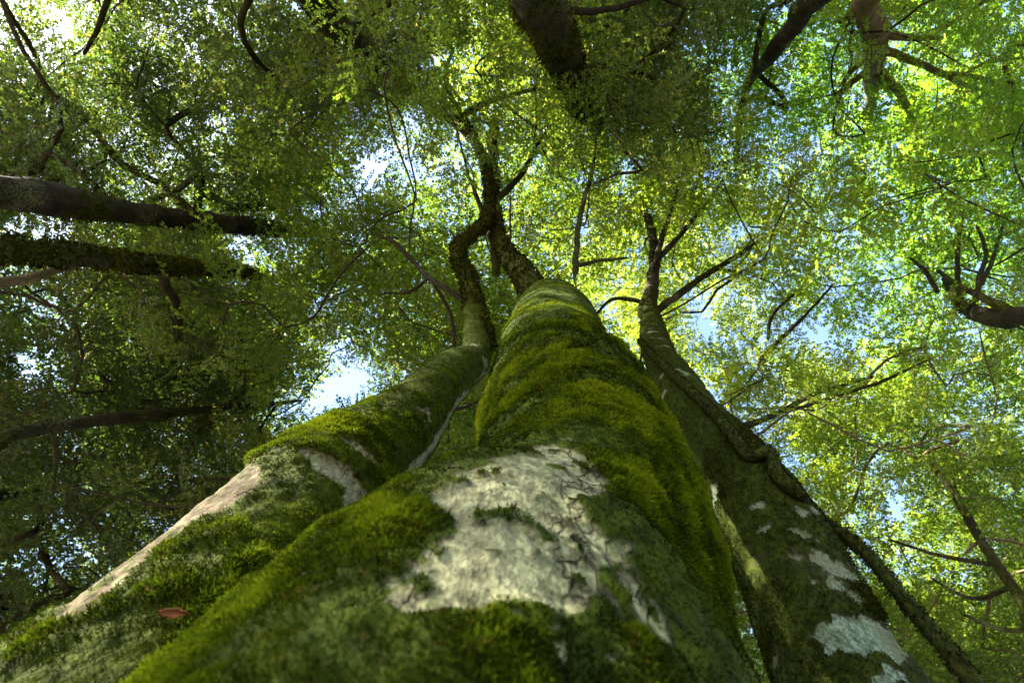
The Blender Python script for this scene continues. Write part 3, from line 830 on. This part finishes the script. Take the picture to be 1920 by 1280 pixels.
# which tree carries which clump
keys_ = list(TREES)
CC = np.array([TREES[k]['crown'] for k in keys_])
dd = np.linalg.norm((CL[:, None, :3] - CC[None]) * np.array([1, 1, 0.35]), axis=2)
own = dd.argmin(1)

def grow(T, pts):
    """join every clump to the nearest piece of wood; returns node arrays"""
    nodes, par, rad0, isroot = [], [], [], []
    def add_chain(K, step):
        last = -1
        for k in K[::step]:
            nodes.append(np.array(k[:3])); par.append(-1); rad0.append(k[3])
    tk = np.array(T['top'])
    add_chain(catmull(np.array(T['top'])[-2:], 6), 1)
    for K in T['limbs']:
        add_chain(K[len(K) // 3:], 4)
    nfix = len(nodes)
    topz = T['top'][-1][:3]
    order = np.argsort(np.min([np.linalg.norm(pts[:, :3] - n_, axis=1) for n_ in nodes], 0))
    for ci in order:
        P = pts[ci, :3]
        A = np.array(nodes)
        D = np.linalg.norm(A - P, axis=1) + 1.2 * np.maximum(0, A[:, 2] - P[2])
        j = int(D.argmin())
        S = A[j]; L = np.linalg.norm(P - S)
        ns = max(2, int(L / 0.45))
        prev = j
        bend = rng.normal(0, 0.10 * L, 3); bend[2] = abs(bend[2]) * 0.6 + 0.05 * L
        for s in range(1, ns + 1):
            t = s / ns
            Q_ = S + (P - S) * t + bend * math.sin(math.pi * t) + rng.normal(0, 0.035, 3) * (t < 1)
            nodes.append(Q_); par.append(prev); rad0.append(0); prev = len(nodes) - 1
    return np.array(nodes), np.array(par), np.array(rad0), nfix

# sprays: one small twig with its leaves, in ten variants; a crown is many of them joined
LEAF_HEX = np.array([(0, 0, 0), (0.30, 0.24, 0.05), (0.68, 0.22, 0.05), (1, 0, -0.04), (0.68, -0.22, 0.05), (0.30, -0.24, 0.05)])
HEX_Q = np.array([(0, 3, 2, 1), (0, 5, 4, 3)])
LEAF_DIA = np.array([(0, 0, 0), (0.48, 0.29, 0.06), (1, 0, -0.03), (0.48, -0.29, 0.06)])
DIA_T = np.array([(0, 2, 1), (0, 3, 2)])
N_VAR = 10

def make_spray(r):
    V, T, tone, mat = [], [], [], []
    def leaf(b, d, s_):
        up = norm(np.array([0, 0, 1.0]) + r.normal(0, 0.5, 3))
        y = norm(np.cross(up, d)); z = np.cross(d, y)
        n0 = sum(len(q_) for q_ in V)
        V.append(b + s_ * (LEAF_DIA[:, :1] * d + LEAF_DIA[:, 1:2] * y + LEAF_DIA[:, 2:] * z))
        T.extend((DIA_T + n0).tolist()); mat.extend([0, 0])
        tone.extend([r.normal(0, 0.13) + (0.5 if r.random() < 0.015 else 0)] * 4)
    def twig(a, b, w):
        n0 = sum(len(q_) for q_ in V)
        d = norm(b - a); u = norm(np.cross(d, [0.3, 0.2, 1])); v = np.cross(d, u)
        pts = [a + w * (math.cos(t) * u + math.sin(t) * v) for t in (0, 2.1, 4.2)] + [b]
        V.append(np.array(pts)); tone.extend([0.0] * 4)
        T.extend([(n0, n0 + 1, n0 + 3), (n0 + 1, n0 + 2, n0 + 3), (n0 + 2, n0, n0 + 3)]); mat.extend([1] * 3)
    bend = r.normal(0, 0.16)
    axis = lambda t: np.array([t, bend * t * t, -0.10 * t * t + 0.02 * math.sin(5 * t)])
    twig(axis(0), axis(0.55), 0.007); twig(axis(0.45), axis(1.0), 0.004)
    ss = list(np.linspace(0.18, 0.9, 7) + r.normal(0, 0.03, 7))
    for k, t in enumerate(ss):
        sd = 1 if k % 2 == 0 else -1
        a = axis(t); ang = sd * r.uniform(0.7, 1.05); ln = (0.52 - 0.36 * t) * r.uniform(0.75, 1.25)
        d = norm(np.array([math.cos(ang), math.sin(ang), r.normal(0, 0.16)]))
        e = a + d * ln; twig(a, e, 0.003)
        nl = max(4, int(ln / 0.026))
        for q_ in range(nl):
            b = a + d * ln * (q_ + 0.8) / nl
            s2 = 1 if q_ % 2 else -1
            dl = norm(d * r.uniform(0.5, 1.1) + s2 * np.array([-d[1], d[0], 0]) * r.uniform(0.5, 1.0) + r.normal(0, 0.22, 3) - np.array([0, 0, 0.1]))
            leaf(b, dl, r.uniform(0.055, 0.098))
        leaf(e, d, 0.08)
    for q_ in range(13):
        t = 0.12 + 0.85 * q_ / 13
        d = norm(np.array([0.7, (1 if q_ % 2 else -1) * r.uniform(0.5, 1), r.normal(0, 0.25)]))
        leaf(axis(t), d, r.uniform(0.055, 0.09))
    return np.concatenate(V), np.array(T), np.array(tone), np.array(mat)

SPRAYS = [make_spray(np.random.default_rng(900 + k)) for k in range(N_VAR)]
print('leaves per spray', [int((q_[3] == 0).sum() // 2) for q_ in SPRAYS])

def spray_nodes():
    ng = bpy.data.node_groups.new('spray_scatter', 'GeometryNodeTree')
    ng.interface.new_socket('Geometry', in_out='INPUT', socket_type='NodeSocketGeometry')
    ng.interface.new_socket('Geometry', in_out='OUTPUT', socket_type='NodeSocketGeometry')
    N = ng.nodes.new; Lk = ng.links.new
    gi = N('NodeGroupInput'); go = N('NodeGroupOutput')
    def named(name, t):
        n = N('GeometryNodeInputNamedAttribute'); n.data_type = t; n.inputs['Name'].default_value = name
        return n.outputs['Attribute']
    var = named('variant', 'INT')
    def pick(op, v):
        c = N('FunctionNodeCompare'); c.data_type = 'INT'; c.operation = op
        Lk(var, c.inputs[2]); c.inputs[3].default_value = v
        sp = N('GeometryNodeSeparateGeometry'); sp.domain = 'POINT'
        Lk(gi.outputs[0], sp.inputs[0]); Lk(c.outputs[0], sp.inputs[1])
        return sp.outputs[0]
    g2i = N('GeometryNodeGeometryToInstance')
    for k in range(N_VAR):
        Lk(pick('EQUAL', k), g2i.inputs[0])
    iop = N('GeometryNodeInstanceOnPoints')
    Lk(pick('LESS_THAN', 0), iop.inputs['Points']); Lk(g2i.outputs[0], iop.inputs['Instance'])
    iop.inputs['Pick Instance'].default_value = True
    Lk(named('pick', 'INT'), iop.inputs['Instance Index'])
    e2r = N('FunctionNodeEulerToRotation'); Lk(named('turn', 'FLOAT_VECTOR'), e2r.inputs[0]); Lk(e2r.outputs[0], iop.inputs['Rotation'])
    Lk(named('size', 'FLOAT'), iop.inputs['Scale'])
    Lk(iop.outputs[0], go.inputs[0])
    return ng
SPRAY_NG = spray_nodes()

def crown_object(root, P, turn, size, tone, leafmat, twigmat):
    V = np.concatenate([q_[0] for q_ in SPRAYS] + [P])
    nv = [len(q_[0]) for q_ in SPRAYS]; off = np.concatenate([[0], np.cumsum(nv)])
    T = np.concatenate([q_[1] + off[k] for k, q_ in enumerate(SPRAYS)])
    me = new_mesh('crown', V, T, 3, leafmat, {'tone': np.concatenate([q_[2] for q_ in SPRAYS] + [np.zeros(len(P))]),
                  'size': np.concatenate([np.ones(off[-1]), size]), 'spray_tone': np.concatenate([np.zeros(off[-1]), tone])}, smooth=False)
    me.materials.append(twigmat)
    me.polygons.foreach_set('material_index', np.concatenate([q_[3] for q_ in SPRAYS]).astype(np.int32))
    a = me.attributes.new('variant', 'INT', 'POINT')
    a.data.foreach_set('value', np.concatenate([np.full(n_, k) for k, n_ in enumerate(nv)] + [np.full(len(P), -1)]).astype(np.int32))
    a = me.attributes.new('pick', 'INT', 'POINT')
    a.data.foreach_set('value', np.concatenate([np.zeros(off[-1]), rng.integers(0, N_VAR, len(P))]).astype(np.int32))
    a = me.attributes.new('turn', 'FLOAT_VECTOR', 'POINT')
    a.data.foreach_set('vector', np.ascontiguousarray(np.concatenate([np.zeros((off[-1], 3)), turn]), np.float32).ravel())
    o = link('crown', me, root, 'stuff')
    md = o.modifiers.new('sprays', 'NODES'); md.node_group = SPRAY_NG
    return o

total_leaves = 0
leaf_mesh_cache = {}
for ti, key in enumerate(keys_):
    T = TREES[key]
    pts = CL[own == ti]
    if len(pts) == 0:
        continue
    nodes, par, rad0, nfix = grow(T, pts)
    nn = len(nodes)
    cnt = np.zeros(nn); kids = [[] for _ in range(nn)]
    for i in range(nn - 1, nfix - 1, -1):
        if not kids[i]:
            cnt[i] = 1
        cnt[par[i]] += cnt[i]
        kids[par[i]].append(i)
    rad = 0.0085 * np.maximum(cnt, 1) ** 0.5 + 0.004
    for i in range(nn):
        rad[i] = rad0[i] if i < nfix else min(rad[i], rad[par[i]] * (0.8 if par[i] < nfix else 1.0))
    # chains; every limb that leaves the trunk or a drawn limb is one branch object
    def chains_from(i0, start):
        stack = [(i0, start)]; out = []
        while stack:
            i, p = stack.pop()
            ch = [p, i]
            while kids[i]:
                ks = sorted(kids[i], key=lambda k: -cnt[k])
                for k in ks[1:]:
                    stack.append((k, i))
                i = ks[0]; ch.append(i)
            out.append(ch)
        return out
    for f0 in range(nfix):
        for k in kids[f0]:
            bag = Bag()
            for ch in chains_from(k, f0):
                C = nodes[ch]
                R = rad[ch].copy(); R[0] = R[1]
                if len(C) > 2:
                    KK = catmull(np.concatenate([C, R[:, None]], 1), 2); C, R = KK[:, :3], np.maximum(KK[:, 3], 0.003)
                bag.tube(C, R, 6 if R[0] > 0.02 else 4)
            link('branch', bag.mesh('branch', T['bark'] if rad[k] > 0.03 else T['twig'], bark_attrs(0.35, 60 + ti)), T['root'])
    # sprays of leaves round the end of every branch
    SP, ST, SS, SN, big = [], [], [], [], []
    for c in pts:
        P0, R = c[:3], c[3]
        x, y, d = pix(P0)
        inview = d > 0.5 and -200 < x < 2120 and -200 < y < 1480
        lush = 1.0
        if inview:                                        # the crowns on the left and over the top stand closer and fuller
            lush = 1.2 if x < 560 else 1.0
            if x < 560 and y > 830: lush = 0.95
            if 480 < x < 1330 and y < 280: lush = 1.4
            if x > 1150 and y > 230: lush = 0.88
            if x > 1650 and y > 900: lush = 1.2
        n = int(round((9.3 if inview else 5.5) * R * lush * (0.85 if d < 9 else 1.1)))
        ctone = np.clip(0.44 + 0.75 * float(fbm(P0[None] * 0.45, 2, 501)[0]) + rng.normal(0, 0.09), 0.05, 0.9)
        tilt = rng.normal(0, 0.22, 2)
        az = rng.random() * 6.28 + np.arange(n) * 2.4 + rng.normal(0, 0.4, n)
        rad_ = R * rng.uniform(0.0, 0.42, n)
        p = P0 + np.stack([np.cos(az) * rad_, np.sin(az) * rad_, rng.normal(0, 0.22 * R, n) + tilt[0] * np.cos(az) * rad_ + tilt[1] * np.sin(az) * rad_], 1)
        SP.append(p)
        ST.append(np.stack([rng.normal(0, 0.38, n), rng.normal(0.0, 0.34, n), az], 1))
        SS.append(R * rng.uniform(0.55, 1.05, n) * (1.0 if inview else 1.35) * (1.05 if d < 9 else rng.uniform(0.8, 1.15)))
        if d < 10.5:
            SS[-1] = np.minimum(SS[-1], 0.085 * d)
        SN.append(np.clip(ctone + rng.normal(0, 0.05, n), 0.02, 0.95))
        if inview and d < 9.5 and 0 < x < 1920 and 0 < y < 1280:
            for q_ in range(min(n, 5)):
                big.append((SS[-1][q_] / d, p[q_], az[q_], SS[-1][q_], SN[-1][q_]))
    root = T['root']
    SP = np.concatenate(SP)
    total_leaves += len(SP)
    crown_object(root, SP, np.concatenate(ST), np.concatenate(SS), np.concatenate(SN), LEAF[T['leaf']], T['twig'])
    # the leaves that show largest are leaves of their own
    big.sort(key=lambda q_: -q_[0])
    for _, b, az, s_, t_ in big[:30]:
        tk_ = min(4, int(t_ * 5)); mk = (T['leaf'], tk_)
        if mk not in leaf_mesh_cache:
            leaf_mesh_cache[mk] = new_mesh('leaf', LEAF_HEX, HEX_Q, 4, LEAF[T['leaf']], {'tone': np.full(6, (tk_ + 0.5) / 5)})
        o = bpy.data.objects.new('leaf', leaf_mesh_cache[mk]); COL.objects.link(o)
        o.parent = root; o.matrix_parent_inverse = Matrix.Translation(-root.location)
        l_ = 0.07 * rng.uniform(0.8, 1.2)
        o.location = Vector(b) + Vector((math.cos(az), math.sin(az), -0.08)) * s_ * 0.5
        o.rotation_euler = (rng.normal(0, 0.5), rng.normal(0.1, 0.4), az + rng.normal(0, 0.7))
        o.scale = (l_, l_, l_)
print('inview', sum(1 for c in CL if -150<pix(c[:3])[0]<2070 and -150<pix(c[:3])[1]<1430 and pix(c[:3])[2]>0.5))
print('sprays', total_leaves, 'tris', sum(len(o.data.loops) - 2 * len(o.data.polygons) for o in scene.objects if o.type == 'MESH'))
